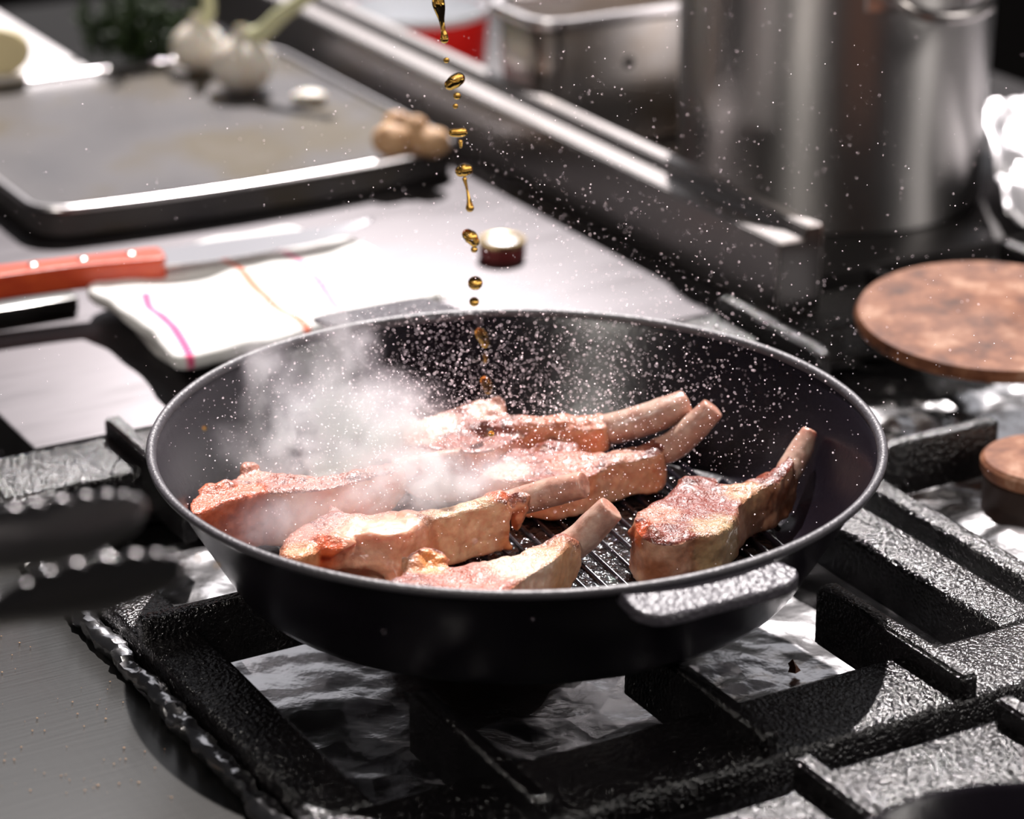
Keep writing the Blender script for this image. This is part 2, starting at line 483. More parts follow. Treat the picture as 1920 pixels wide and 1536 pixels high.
# foil beside the stock pot
vv, ff = [], []
nx, ny = 40, 30
for i in range(nx+1):
    for j in range(ny+1):
        u, q = i/nx, j/ny
        p = Vector((.300+.16*u, .49+.2*q, 0))
        h = .035*math.sin(q*math.pi*.8)+.02*abs(noise.noise(p*22))+.008*abs(noise.noise(p*60))
        vv.append(p+Vector((0, 0, -.010+h)))
for i in range(nx):
    for j in range(ny):
        k = i*(ny+1)+j; ff.append([k, k+1, k+ny+2, k+ny+1])
o = obj('foil_sheet', vv, ff, M['foil_dull'], origin=(.36, .56, -.01), sharp=25)
md = o.modifiers.new('thick', 'SOLIDIFY'); md.thickness = .0004; md.offset = 1
tag(o, 'bright crumpled foil heaped beside the tall steel stock pot', 'foil')

# ------------------------------------------------------------------ the frying pan
pan = thing('frying_pan', 'large black round ridged pan holding six lamb chops', 'pan', (0, 0, 0))
prof = [(0, .0006), (.100, .0), (.118, .0), (.1255, .0022), (.1285, .006), (.1375, .022), (.1475, .040), (.1535, .051), (.1572, .0548),
        (.1588, .0562), (.1594, .0574), (.1588, .0580), (.1574, .0580), (.1562, .0570), (.1540, .0535), (.1500, .0460), (.1420, .0310), (.1340, .0170), (.1285, .0092), (.1245, .0062), (.1190, .005), (.06, .005), (0, .005)]
v, f = lathe(prof, 160)
obj('pan_body', v, f, M['pan'], pan, sharp=60)
M['rim'] = mat('pale_rim_enamel', (.06, .055, .064), .48, 0, .8)  # rim enamel paler and rougher than the pan body
add_bump(M['rim'], 500, .0008, .5, 2)
v, f = lathe([(.1590, .0560), (.1602, .0572), (.1606, .0584), (.1600, .0595), (.1586, .0600), (.1571, .0595), (.1562, .0582), (.1561, .0570)], 160, closed=True)
obj('rim', v, f, M['rim'], pan, sharp=60)
# ridges on the floor of the pan
ra = math.radians(22.8)
rd = Vector((math.sin(ra), -math.cos(ra), 0)); rn = Vector((math.cos(ra), math.sin(ra), 0))
for k in range(-13, 14):
    off = k*.0089
    if abs(off) > .117: continue
    hl = math.sqrt(.1195**2-off**2)
    if hl < .012: continue
    sec = [(-.0013, .0046), (-.0010, .0070), (-.0004, .0077), (.0004, .0077), (.0010, .0070), (.0013, .0046)]
    vv = []
    for (s, zs) in ((-hl, 0), (-hl+.003, 1), (hl-.003, 1), (hl, 0)):
        for (x, z) in sec: vv.append(rn*(off+x) + rd*s + Vector((0, 0, .0046+(z-.0046)*zs)))
    ff = [[i*6+j, i*6+j+1, i*6+j+7, i*6+j+6] for i in range(3) for j in range(5)]
    obj('ridge', vv, ff, M['pan'], pan, sharp=60)
M['film'] = mat('hot_oil_film', (.008, .006, .006), .06, 0, .6)
nb = add_bump(M['film'], 130, .004, .5, 2); add_bump(M['film'], 420, .0016, .5, 2, prev=nb)
v, f = lathe([(0, .0052), (.1160, .0052), (.1164, .0054), (.115, .0060), (0, .0060)], 72)
tag(obj('oil_film', v, f, M['film'], origin=(0, 0, .0052), sharp=40), 'thin glossy film of hot oil between the ridges of the pan floor', 'oil', kind='stuff')
def pan_handle(ac, r_in, r_out, bl, bh, sign):
    """flat lug handle; coordinates (a,b) with sign +1 towards the viewer"""
    ri = lambda b: math.sqrt(r_in**2-b*b)
    P = [(ri(bl), bl), (r_out-.010, bl-.001), (r_out-.003, bl+.003), (r_out, bl+.012), (r_out, (bl+bh)/2), (r_out, bh-.012), (r_out-.003, bh-.002), (r_out-.009, bh+.001),
         (ri(bh)+.004, bh-.004), (ri(bh), bh)]
    P = catmull(P, 6)
    P += [(ri(b), b) for b in [bh+(bl-bh)*k/10 for k in range(1, 10)]]
    top = [W(sign*a, b, .0574-(a-.1555)*.2) for a, b in P]; bot = [W(sign*a, b, .0505-(a-.1555)*.1) for a, b in P]
    v, f = prism(top, bot)
    vs, fs, ns = remesh(v, f, .0010, 2)
    return obj('handle', vs, fs, M['pan_handle'], pan)
pan_handle(0, .1555, .174, -.041, .031, 1)
pan_handle(0, .1555, .211, .000, .062, -1)

# ------------------------------------------------------------------ lamb chops
PINK = (.27, .07, .047); SEAR = (.12, .022, .012); FATC = (.76, .29, .155); CREAM = (.74, .41, .275); ORNG = (.78, .13, .03); BROWN = (.36, .14, .07)
BONEC = (.50, .28, .215); BONER = (.60, .24, .16)
def inside_pan(p):
    """keep meat on the inner side of the pan wall"""
    z = p.z
    K = [(.0050, .119), (.0062, .1245), (.0092, .1285), (.0170, .1340), (.0310, .1420), (.0460, .1500), (.0535, .1540), (.0580, .1566)]
    if z > .058: return p
    rr = .119
    for (z0, r0), (z1, r1) in zip(K, K[1:]):
        if z0 <= z <= z1: rr = r0+(r1-r0)*(z-z0)/(z1-z0)
    rr -= .0008
    h = math.hypot(p.x, p.y)
    return Vector((p.x*rr/h, p.y*rr/h, z)) if h > rr else p
def mixc(a, b, t): return tuple(x+(y-x)*t for x, y in zip(a, b))

def chop(label, outline, zt, thick, bone, lumps=(), straps=(), paint=(), tail_from=None, floor=.0077, top_tint=PINK, side_tint=FATC, group='lamb chops in the pan', seed=0):
    """outline: (px,py[,z]) of the upper face; bone: (px,py,z,r)"""
    O = [(p[0], p[1], p[2] if len(p) > 2 else zt, p[3] if len(p) > 3 else thick) for p in outline]
    O = catmull_closed(O, 3)
    top = [at(x, y, z) for x, y, z, t in O]
    cen = sum(top, Vector())/len(top)
    bot = []
    for (x, y, z, t), p in zip(O, top):
        q = p + (p-cen)*.02
        bot.append(Vector((q.x, q.y, max(floor, z-t))))
    parts = [prism(top, bot)]
    for (px, py, z, rx, ry, rz) in lumps:
        v, f = lathe([(math.sin(t*math.pi/10), -math.cos(t*math.pi/10)) if 0 < t < 10 else (0, -math.cos(t*math.pi/10)) for t in range(11)], 20)
        c = at(px, py, z)
        parts.append(([c + Vector((p.x*rx, p.y*ry, p.z*rz))*(1+.55*noise.noise(p*1.7+c*300)) for p in v], f))
    for path in straps:
        pp = catmull(path, 5)
        parts.append(tube([at(x, y, z) for x, y, z, r in pp], [r for x, y, z, r in pp], 12))
    v, f = join(*parts)
    vs, fs, ns = remesh(v, f, .00115, 9)
    out, cols, fatm = [], [], []
    sv = Vector((seed*3.1, seed*1.3, 0))
    pts = [(at(x, y, z), r, c, k) for (x, y, z, r, c, k) in paint]
    for p, n in zip(vs, ns):
        d = .0022*fbm(p+sv, 55, 2) + .0011*fbm(p+sv*2, 170, 2) + .0005*fbm(p+sv, 480, 2)
        q = p + n*d
        if q.z < floor: q.z = floor
        q = inside_pan(q)
        out.append(q)
        up = n.z
        m1 = fbm(p+sv, 70, 3); m2 = fbm(p*1.0+sv*3, 190, 3)
        side = 1-sst(.30, .62, up + .18*m1)
        vein = sst(.16, .30, abs(m1)*-1+.30)*.38*sst(-.1, .3, m2)
        colr = mixc(top_tint, SEAR, sst(-.05, .35, m2+.3*m1))
        colr = mixc(colr, CREAM, vein)
        cs = mixc(side_tint, CREAM, sst(-.2, .35, m1)); cs = mixc(cs, (.62, .30, .17), sst(.05, .4, m2)*.6)
        colr = mixc(colr, cs, side); fm = side
        for (c, r, cc, k) in pts:
            t = k*(1-sst(r*.55, r*1.1, (p-c).length + .3*r*m2))
            if t > 0:
                colr = mixc(colr, cc, t)
                if cc in (CREAM, FATC): fm = max(fm, t)
                elif cc in (SEAR, PINK): fm = min(fm, 1-t)
        cols.append(colr); fatm.append(fm)
    o = thing('lamb_chop', label, 'lamb chop', (cen.x, cen.y, floor), 0, group)
    for nm in ('meat', 'fat'):
        idx, v2, c2, f2 = {}, [], [], []
        for q in fs:
            isfat = sum(fatm[i] for i in q)/len(q) > .5
            if isfat != (nm == 'fat'): continue
            for i in q:
                if i not in idx: idx[i] = len(v2); v2.append(out[i]); c2.append(cols[i])
            f2.append([idx[i] for i in q])
        if f2: 
            po = obj(nm, v2, f2, M[nm], o, cols=None)
            a_ = po.data.color_attributes.new('tint', 'FLOAT_COLOR', 'POINT')
            for i, cc in enumerate(c2): a_.data[i].color = (*cc, 1)
    if bone:
        bp = catmull(bone, 8)
        P = [at(x, y, z) for x, y, z, r in bp]
        v, f = tube(P, [r*1.08 for x, y, z, r in bp], 22, flat=.92)
        vs, fs, ns = remesh(v, f, .0008, 5)
        tip = P[-1]; base = P[0]; Lb = (tip-base).length
        cc = []
        v2 = []
        for p, n in zip(vs, ns):
            v2.append(p + n*.0004*fbm(p+sv, 160, 2))
            t = sst(.30, .0, (p-tip).length/Lb)*.9; t2 = sst(.35, .05, (p-base).length/Lb)*.7
            c0 = mixc(BONEC, (.62, .42, .335), sst(-.2, .3, fbm(p+sv, 120, 2)))
            cc.append(mixc(mixc(c0, BONER, t*.7), (.66, .28, .18), t2))
        bo = obj('bone', v2, fs, M['bone'], o)
        a_ = bo.data.color_attributes.new('tint', 'FLOAT_COLOR', 'POINT')
        for i, c_ in enumerate(cc): a_.data[i].color = (*c_, 1)
    return o

# at the back of the pan
chop('lamb chop at the back of the pan, under the falling oil',
     [(758, 812), (778, 789), (809, 776), (840, 773), (869, 765), (898, 761), (924, 758), (940, 764, .034), (952, 777, .033), (986, 784, .032, .020), (1038, 783, .033, .016), (1090, 780, .035, .013), (1127, 774, .037, .013), (1140, 788, .036, .013),
      (1127, 803, .035, .013), (1064, 805, .033, .015), (1012, 810, .031, .020), (973, 822, .030, .024), (934, 838), (900, 846), (856, 846), (800, 842), (764, 832)],
     .033, .028, [(1120, 802, .028, .0062), (1150, 803, .031, .0074), (1200, 790, .035, .0076), (1250, 772, .040, .0072), (1287, 756, .043, .0064)],
     lumps=[(905, 770, .033, .008, .006, .004), (926, 766, .033, .006, .005, .005), (880, 774, .033, .008, .006, .003), (850, 786, .033, .012, .009, .002)],
     paint=[(820, 795, .033, .012, (.86, .70, .60), .7), (915, 765, .036, .010, (.80, .52, .42), .8), (1080, 800, .032, .03, FATC, .5), (780, 815, .033, .014, (.72, .40, .33), .6)], seed=1)
# middle right
chop('lamb chop in the middle whose bone points up at the pan wall',
     [(899, 884), (905, 866), (920, 853), (945, 843), (973, 841), (1012, 833), (1036, 828), (1060, 834), (1078, 847), (1117, 849), (1146, 843), (1206, 831, .028), (1236, 823, .030), (1246, 838, .029),
      (1224, 854, .028), (1146, 872), (1128, 882), (1106, 893), (1078, 900), (1038, 904), (986, 902), (940, 900), (910, 895)],
     .0265, .019, [(1225, 850, .023, .0062), (1262, 836, .027, .0068), (1300, 803, .036, .0066), (1338, 764, .046, .0058)],
     lumps=[(1030, 838, .026, .008, .006, .003), (1062, 843, .026, .006, .005, .002)],
     paint=[(1195, 880, .018, .006, ORNG, .7), (1070, 870, .0265, .014, (.50, .17, .10), .7), (950, 885, .026, .012, (.78, .52, .42), .7), (1160, 900, .014, .02, CREAM, .5)], seed=2)
# right
chop('browned lamb chop standing apart at the right of the pan',
     [(1186, 978), (1194, 960), (1224, 941), (1250, 928), (1268, 912), (1287, 898), (1307, 890), (1326, 895), (1341, 905), (1364, 907), (1393, 902), (1432, 887, .031), (1464, 867, .034), (1479, 852, .036), (1491, 856, .036),
      (1489, 872, .034), (1472, 890, .032), (1453, 903, .031), (1419, 921), (1390, 944), (1378, 970), (1362, 992), (1333, 1002), (1302, 1006), (1266, 1018), (1237, 1018), (1214, 1012), (1196, 1000)],
     .0295, .0225, [(1468, 905, .024, .0054), (1484, 874, .029, .0056), (1503, 840, .035, .0052), (1519, 806, .042, .0034)],
     lumps=[(1305, 903, .029, .009, .006, .002), (1440, 918, .024, .007, .009, .008), (1205, 1000, .024, .006, .006, .008), (1250, 1018, .020, .007, .005, .010)],
     straps=[[(1215, 985, .031, .0022), (1235, 1010, .029, .003), (1245, 1050, .016, .003)], [(1300, 1010, .027, .002), (1290, 1050, .018, .003), (1285, 1080, .010, .003)]],
     paint=[(1310, 955, .0295, .022, (.22, .035, .018), .9), (1235, 965, .0295, .012, (.55, .24, .15), .6), (1400, 925, .029, .012, (.60, .32, .17), .8), (1205, 1005, .026, .008, ORNG, .5), (1265, 1040, .018, .010, BROWN, .8),
            (1450, 915, .024, .008, (.55, .15, .06), .8), (1350, 1040, .016, .02, (.55, .38, .20), .8)], top_tint=(.20, .036, .019), side_tint=(.36, .13, .062), seed=3)
# left, mostly behind steam
chop('lamb chop at the left of the pan, half hidden by steam',
     [(354, 948), (369, 929), (408, 902), (436, 897), (454, 878), (468, 866), (486, 879), (535, 887), (574, 891), (639, 887), (680, 877), (718, 868), (748, 864, .036, .016), (752, 878, .036, .016), (678, 900), (600, 917), (548, 922), (496, 923), (480, 927), (418, 943), (372, 962), (358, 958)],
     .034, .027, [(735, 880, .028, .0050), (780, 876, .029, .0052), (830, 866, .031, .0052), (870, 857, .033, .0046)],
     lumps=[(400, 922, .033, .008, .005, .003), (425, 915, .033, .006, .005, .003), (468, 880, .033, .005, .006, .003)],
     paint=[(380, 958, .032, .008, ORNG, 1), (405, 950, .032, .009, ORNG, 1), (435, 941, .032, .009, ORNG, 1), (462, 933, .031, .008, ORNG, 1), (390, 930, .033, .013, (.62, .16, .06), .9), (470, 930, .031, .009, ORNG, .9), (365, 955, .032, .008, ORNG, .6), (470, 990, .018, .020, (.42, .14, .10), .9), (405, 975, .024, .020, (.50, .13, .07), .8),
            (580, 975, .014, .020, (.74, .48, .33), .8), (470, 885, .034, .012, (.62, .30, .22), .6)], top_tint=(.34, .11, .075), seed=4)
# front centre
chop('lamb chop at the front centre with a folded strap of fat',
     [(523, 1034), (540, 1012), (560, 992), (587, 973), (611, 955), (617, 938), (630, 943), (648, 958), (676, 962), (705, 957), (731, 954), (770, 955), (786, 958), (817, 952), (856, 944), (888, 936), (916, 922), (930, 918, .034), (948, 930, .034), (955, 938, .033),
      (930, 946), (880, 956), (846, 966), (804, 975), (793, 982), (762, 998), (730, 1004), (692, 1002), (662, 1003), (640, 1010), (600, 1020), (592, 1034), (556, 1048), (535, 1046)],
     .0315, .025, [(935, 950, .022, .0058), (985, 937, .027, .0064), (1040, 921, .032, .0066), (1096, 909, .037, .0060)],
     lumps=[(975, 945, .028, .0045, .005, .006), (970, 965, .022, .004, .005, .008), (628, 1022, .0295, .009, .006, .005), (610, 1030, .0285, .007, .005, .004), (940, 945, .029, .006, .006, .005)],
     straps=[[(792, 972, .0305, .0026), (782, 994, .0285, .003), (752, 1014, .0255, .0036), (700, 1020, .0245, .0042), (655, 1012, .0255, .0040)],
             [(560, 1052, .0250, .0042), (620, 1052, .0215, .0052), (690, 1052, .0195, .0048), (728, 1068, .0160, .0040), (738, 1098, .010, .0036)], [(796, 985, .029, .0026), (790, 1020, .022, .0035), (800, 1050, .014, .0035)]],
     paint=[(625, 1024, .0300, .0115, ORNG, 1), (600, 1036, .028, .008, ORNG, .6), (565, 1040, .030, .009, (.72, .30, .13), .9), (565, 1005, .0315, .013, (.50, .19, .13), .8), (700, 975, .0315, .02, (.60, .27, .22), .6), (740, 990, .030, .016, CREAM, .8),
            (880, 990, .024, .022, (.80, .52, .33), .8), (650, 1090, .008, .014, (.45, .18, .09), .8), (690, 1030, .024, .02, CREAM, .8), (930, 925, .034, .006, ORNG, .6), (960, 1010, .012, .010, (.62, .22, .08), .8)], seed=5)
# front
chop('lamb chop nearest the viewer, partly behind the front rim',
     [(729, 1094), (757, 1080), (766, 1058), (780, 1048), (799, 1044), (830, 1046), (846, 1060), (895, 1056), (934, 1046), (973, 1030), (1012, 1014), (1040, 1004), (1057, 999), (1064, 1004), (1062, 1027), (1026, 1056), (986, 1082), (960, 1098), (934, 1114), (880, 1122), (820, 1120), (760, 1112)],
     .0325, .025, [(1045, 1035, .022, .0064), (1080, 1018, .026, .0070), (1115, 985, .034, .0068), (1147, 952, .042, .0062)],
     lumps=[(800, 1050, .032, .008, .005, .004), (822, 1050, .032, .006, .004, .003), (1068, 1050, .022, .004, .006, .010), (775, 1058, .033, .005, .004, .004)],
     paint=[(810, 1047, .036, .009, (.78, .30, .08), .9), (890, 1085, .0325, .020, (.50, .18, .13), .8), (985, 1055, .0325, .020, (.80, .56, .42), .8), (1040, 1080, .020, .018, (.66, .36, .18), .7), (775, 1060, .034, .007, (.70, .33, .18), .7)], seed=6)

# ------------------------------------------------------------------ falling oil
def drop(label, path, y):
    pp = catmull(path, 6) if len(path) > 1 else [path[0]]
    P, Rr = [], []
    for (x, py, r) in pp:
        p = at_y(x, py, y); P.append(p); Rr.append(r*(p-CAM).length/FPX)
    if len(P) > 1:
        # rounded ends
        t0 = (P[0]-P[1]).normalized(); t1 = (P[-1]-P[-2]).normalized()
        h0 = [(P[0]+t0*Rr[0]*math.sin(k), Rr[0]*max(.04, math.cos(k))) for k in (1.5, 1.2, .9, .6, .3)]
        h1 = [(P[-1]+t1*Rr[-1]*math.sin(k), Rr[-1]*max(.04, math.cos(k))) for k in (.3, .6, .9, 1.2, 1.5)]
        al = h0 + list(zip(P, Rr)) + h1
        v, f = tube([a for a, b in al], [b for a, b in al], 20, up=Vector((0, 1, 0)))
    else:
        n = 10
        v, f = lathe([((Rr[0]*math.sin(t*math.pi/n)) if 0 < t < n else 0, -Rr[0]*.94*math.cos(t*math.pi/n)) for t in range(n+1)], 20, P[0])
    o = obj('oil_drop', v, f, M['oil'], origin=P[len(P)//2])
    return tag(o, label, 'oil drop', 'amber oil drops falling into the pan')
Y0 = .085
DR = [('long amber oil thread with a bulb at each end, topmost of the stream', [(821, -10, 10), (822, 6, 12), (825, 20, 10), (828, 38, 5.5), (831, 55, 4.5), (833, 66, 7), (833, 74, 8)]),
      ('tiny clear oil bead just below the topmost oil thread', [(837, 113, 6)]),
      ('plump tilted egg-shaped amber oil drop above two small beads', [(844, 159, 11), (852, 153, 13), (860, 148, 12)]),
      ('upper of two small oil beads below the tilted egg-shaped drop', [(857, 180, 7.5)]),
      ('lower of two small oil beads below the tilted egg-shaped drop', [(854, 199, 5.5)]),
      ('flat sideways amber oil drop beside the ginger', [(849, 249, 8), (859, 249, 9), (868, 248, 8.5)]),
      ('minute oil bead under the flat sideways drop', [(863, 266, 4.5), (864, 275, 3)]),
      ('domed orange oil drop trailing a thin beaded thread', [(864, 321, 11), (870, 319, 13), (876, 318, 11)]),
      ('thin oil thread with a round bulb at its lower end', [(871, 336, 4.5), (875, 352, 2.5), (878, 368, 3), (880, 379, 5), (881, 390, 8)]),
      ('slanted orange oil drop left of the round gilt cap', [(877, 440, 11), (883, 445, 13), (889, 453, 10)]),
      ('small oil bead hanging below the slanted drop by the cap', [(889, 468, 6.5)]),
      ('round brown oil drop just above the pan rim', [(891, 531, 14)]),
      ('small round oil drop touching the line of the back rim', [(889, 566, 9.5)]),
      ('tilted bean-shaped oil drop inside the pan, against the dark wall', [(900, 624, 10), (904, 632, 11), (909, 644, 9)]),
      ('small pale bead between the two long drops in the pan', [(910, 668, 4.5), (910, 677, 4)]),
      ('upright amber oil drop just above the rear chop', [(909, 714, 9), (913, 722, 10), (915, 731, 8)])]
for lab, path in DR: drop(lab, path, Y0)
for lab, px, py, r, y in (('blurred pale oil bead in front of the rear chop', 921, 813, 6, .0), ('blurred oil bead in front of the left pan wall', 384, 803, 4.5, -.14),
                          ('blurred oil bead left of the front rim, upper of two', 372, 1047, 4.5, -.25), ('blurred oil bead left of the front rim, lower of two', 407, 1060, 4, -.25)):
    drop(lab, [(px, py, r)], y)

# fine oil mist thrown up by the hot pan
vv, ff = [], []
ICO = [Vector(p).normalized() for p in ((0, 0, 1), (0, 0, -1), (1, 0, 0), (-1, 0, 0), (0, 1, 0), (0, -1, 0))]
ICF = [(0, 2, 4), (0, 4, 3), (0, 3, 5), (0, 5, 2), (1, 4, 2), (1, 3, 4), (1, 5, 3), (1, 2, 5)]
r = random.Random(21)
def wall_r(z): return .120 + (z-.006)*.72 if z < .058 else 9
def add_mist(n, c, s, rmin, rmax):
    k = 0
    while k < n:
        p = Vector((r.gauss(c[0], s[0]), r.gauss(c[1], s[1]), r.gauss(c[2], s[2])))
        if p.z < .02 or p.z > .30: continue
        rr = math.hypot(p.x, p.y)
        if p.z < .058 and rr > wall_r(p.z)-.002: continue
        if rr > .42: continue
        q = rmin + (rmax-rmin)*r.random()**3
        o = len(vv)
        for d in ICO: vv.append(p + d*q)
        for t in ICF: ff.append([i+o for i in t])
        k += 1
add_mist(3600, (.00, .075, .045), (.06, .05, .022), .00011, .00042)
add_mist(4000, (-.055, .04, .045), (.045, .045, .02), .00008, .00030)
add_mist(1700, (.05, .06, .055), (.07, .06, .03), .00010, .00036)
add_mist(1500, (.03, .10, .13), (.08, .07, .05), .00010, .00032)
add_mist(600, (.02, .10, .12), (.16, .14, .06), .00010, .00032)
o = obj('oil_mist', vv, ff, M['mist'], origin=(0, .05, .05))
tag(o, 'fine mist of white oil specks spitting up over the pan', 'oil mist', kind='stuff')

# ------------------------------------------------------------------ steam
S0, S1 = Vector((-.150, -.090, .022)), Vector((.035, .135, .125))
v, f = bevel_box(S0, S1, .02, 3)
sm = bpy.data.materials.new('steam'); sm.use_nodes = True
nt = sm.node_tree; nt.nodes.clear()
out = N(sm, 'ShaderNodeOutputMaterial'); vol = N(sm, 'ShaderNodeVolumeScatter')
vol.inputs['Color'].default_value = (.97, .91, .97, 1); vol.inputs['Anisotropy'].default_value = .35
L(sm, vol.outputs[0], out.inputs['Volume'])
tc = N(sm, 'ShaderNodeTexCoord')
n1 = N(sm, 'ShaderNodeTexNoise'); n1.inputs['Scale'].default_value = 26; n1.inputs['Detail'].default_value = 3
L(sm, tc.outputs['Object'], n1.inputs['Vector'])
sub = N(sm, 'ShaderNodeVectorMath', operation='SUBTRACT'); sub.inputs[1].default_value = (.5, .5, .5); L(sm, n1.outputs['Color'], sub.inputs[0])
scl = N(sm, 'ShaderNodeVectorMath', operation='SCALE'); scl.inputs['Scale'].default_value = .05; L(sm, sub.outputs[0], scl.inputs[0])
add = N(sm, 'ShaderNodeVectorMath', operation='ADD'); L(sm, tc.outputs['Object'], add.inputs[0]); L(sm, scl.outputs[0], add.inputs[1])
oc = (S0+S1)/2
acc = None
SMOKE = [(at_y(660, 872, .035), (.040, .030, .016), 1.0), (at_y(770, 900, .01), (.032, .03, .016), .9), (at_y(560, 850, .05), (.035, .03, .016), .55), (at_y(650, 800, .06), (.040, .03, .022), .42),
         (at_y(500, 735, .085), (.017, .02, .034), .50), (at_y(640, 705, .085), (.020, .02, .038), .55), (at_y(740, 790, .065), (.026, .026, .022), .36), (at_y(860, 880, .01), (.03, .02, .014), .5), (at_y(560, 960, -.04), (.035, .02, .014), .30)]
for c, rr, k in SMOKE:
    s_ = N(sm, 'ShaderNodeVectorMath', operation='SUBTRACT'); s_.inputs[1].default_value = c-oc; L(sm, add.outputs[0], s_.inputs[0])
    d_ = N(sm, 'ShaderNodeVectorMath', operation='DIVIDE'); d_.inputs[1].default_value = rr; L(sm, s_.outputs[0], d_.inputs[0])
    l_ = N(sm, 'ShaderNodeVectorMath', operation='LENGTH'); L(sm, d_.outputs[0], l_.inputs[0])
    mr = N(sm, 'ShaderNodeMapRange', interpolation_type='SMOOTHSTEP'); mr.inputs['From Min'].default_value = 1.35; mr.inputs['From Max'].default_value = .1
    mr.inputs['To Min'].default_value = 0; mr.inputs['To Max'].default_value = k; L(sm, l_.outputs['Value'], mr.inputs['Value'])
    if acc is None: acc = mr.outputs[0]
    else:
        a2 = N(sm, 'ShaderNodeMath', operation='ADD'); L(sm, acc, a2.inputs[0]); L(sm, mr.outputs[0], a2.inputs[1]); acc = a2.outputs[0]
n2 = N(sm, 'ShaderNodeTexNoise'); n2.inputs['Scale'].default_value = 60; n2.inputs['Detail'].default_value = 4; n2.inputs['Distortion'].default_value = .6
L(sm, add.outputs[0], n2.inputs['Vector'])
m2 = N(sm, 'ShaderNodeMapRange'); m2.inputs['From Min'].default_value = .38; m2.inputs['From Max'].default_value = .64; m2.inputs['To Min'].default_value = .08; m2.inputs['To Max'].default_value = 1.9
L(sm, n2.outputs[0], m2.inputs['Value'])
mm = N(sm, 'ShaderNodeMath', operation='MULTIPLY'); L(sm, acc, mm.inputs[0]); L(sm, m2.outputs[0], mm.inputs[1])
ms = N(sm, 'ShaderNodeMath', operation='MULTIPLY'); ms.inputs[1].default_value = 80.0; L(sm, mm.outputs[0], ms.inputs[0])
L(sm, ms.outputs[0], vol.inputs['Density'])
o = obj('steam', v, f, sm, origin=oc)
tag(o, 'white cloud of steam rising from the chops at the left of the pan', 'steam', kind='stuff')

# ------------------------------------------------------------------ steel tongs held in front
tg_ = at_y(100, 1040, -.36)
tongs = thing('tongs', 'dark steel kitchen tongs with scalloped jaws reaching in from the left', 'tongs', tg_)
def jaw(edge_top, edge_bot, y0, lean, bumps, curve):
    """scooped, scalloped jaw between an upper and lower edge (pixel guides on the plane y=y0)"""
    nu, nv = 150, 20
    T = catmull(edge_top, 12); B = catmull(edge_bot, 12)
    def samp(C, t):
        x = t*(len(C)-1); i = min(len(C)-2, int(x)); k = x-i
        return tuple(C[i][j]*(1-k)+C[i+1][j]*k for j in range(2))
    vv, ff = [], []
    for i in range(nu+1):
        t = i/nu
        a = samp(T, t); b = samp(B, t)
        sc = abs(math.sin(math.pi*(t*bumps)))**.6*13*(1-sst(.93, 1, t))
        pa = at_y(a[0], a[1], y0); pb = at_y(b[0], b[1], y0+lean)
        up = at_y(a[0], a[1]-sc, y0) - pa
        wd = min(1, (1-t)*7+.12)
        for j in range(nv+1):
            if j < 4:                                    # rolled edge turned away from the viewer
                k = 1-j/4; p = pa + up + Vector((0, .0034*k, -.0014*k*k))*wd
                vv.append(p + Vector((0, -1, 0))*math.sin(math.pi*.12)*curve*wd); continue
            s = (j-4)/(nv-4)
            p = pa.lerp(pb, s) + up*max(0, 1-s*4.5)
            vv.append(p + Vector((0, -1, 0))*math.sin(math.pi*(.12+.46*s))*curve*wd)
    for i in range(nu):
        for j in range(nv):
            k = i*(nv+1)+j; ff.append([k, k+1, k+nv+2, k+nv+1])
    o = obj('jaw', vv, ff, M['tongs'], tongs)
    md = o.modifiers.new('thick', 'SOLIDIFY'); md.thickness = .0012; md.offset = 0
    bv = o.modifiers.new('edge', 'BEVEL'); bv.width = .0005; bv.segments = 2; bv.limit_method = 'ANGLE'
    return o
jaw([(-420, 1010), (-200, 990), (0, 965), (80, 950), (160, 938), (225, 936), (262, 945), (272, 962)], [(-420, 1080), (-200, 1078), (0, 1062), (90, 1050), (160, 1038), (215, 1010), (255, 985), (272, 966)], -.34, .003, 11.5, .004)
jaw([(-420, 1200), (-200, 1160), (0, 1120), (80, 1083), (160, 1060), (250, 1048), (310, 1048), (342, 1058), (350, 1070)], [(-420, 1240), (-200, 1200), (0, 1166), (100, 1154), (200, 1138), (280, 1112), (325, 1092), (350, 1074)], -.37, .003, 12, .004)
# arms reaching to the hand outside the picture
for (p0, y) in (((-380, 1045), -.34), ((-380, 1215), -.37)):
    A = at_y(p0[0], p0[1], y); Bp = at_y(-2000, 1250, -.45)
    pts = [A.lerp(Bp, k/10) + Vector((0, 0, .006*math.sin(math.pi*k/10)*(1 if y > -.35 else -1))) for k in range(11)]
    v, f = tube(pts, [.008]*11, 12, flat=.3); obj('arm', v, f, M['tongs'], tongs)

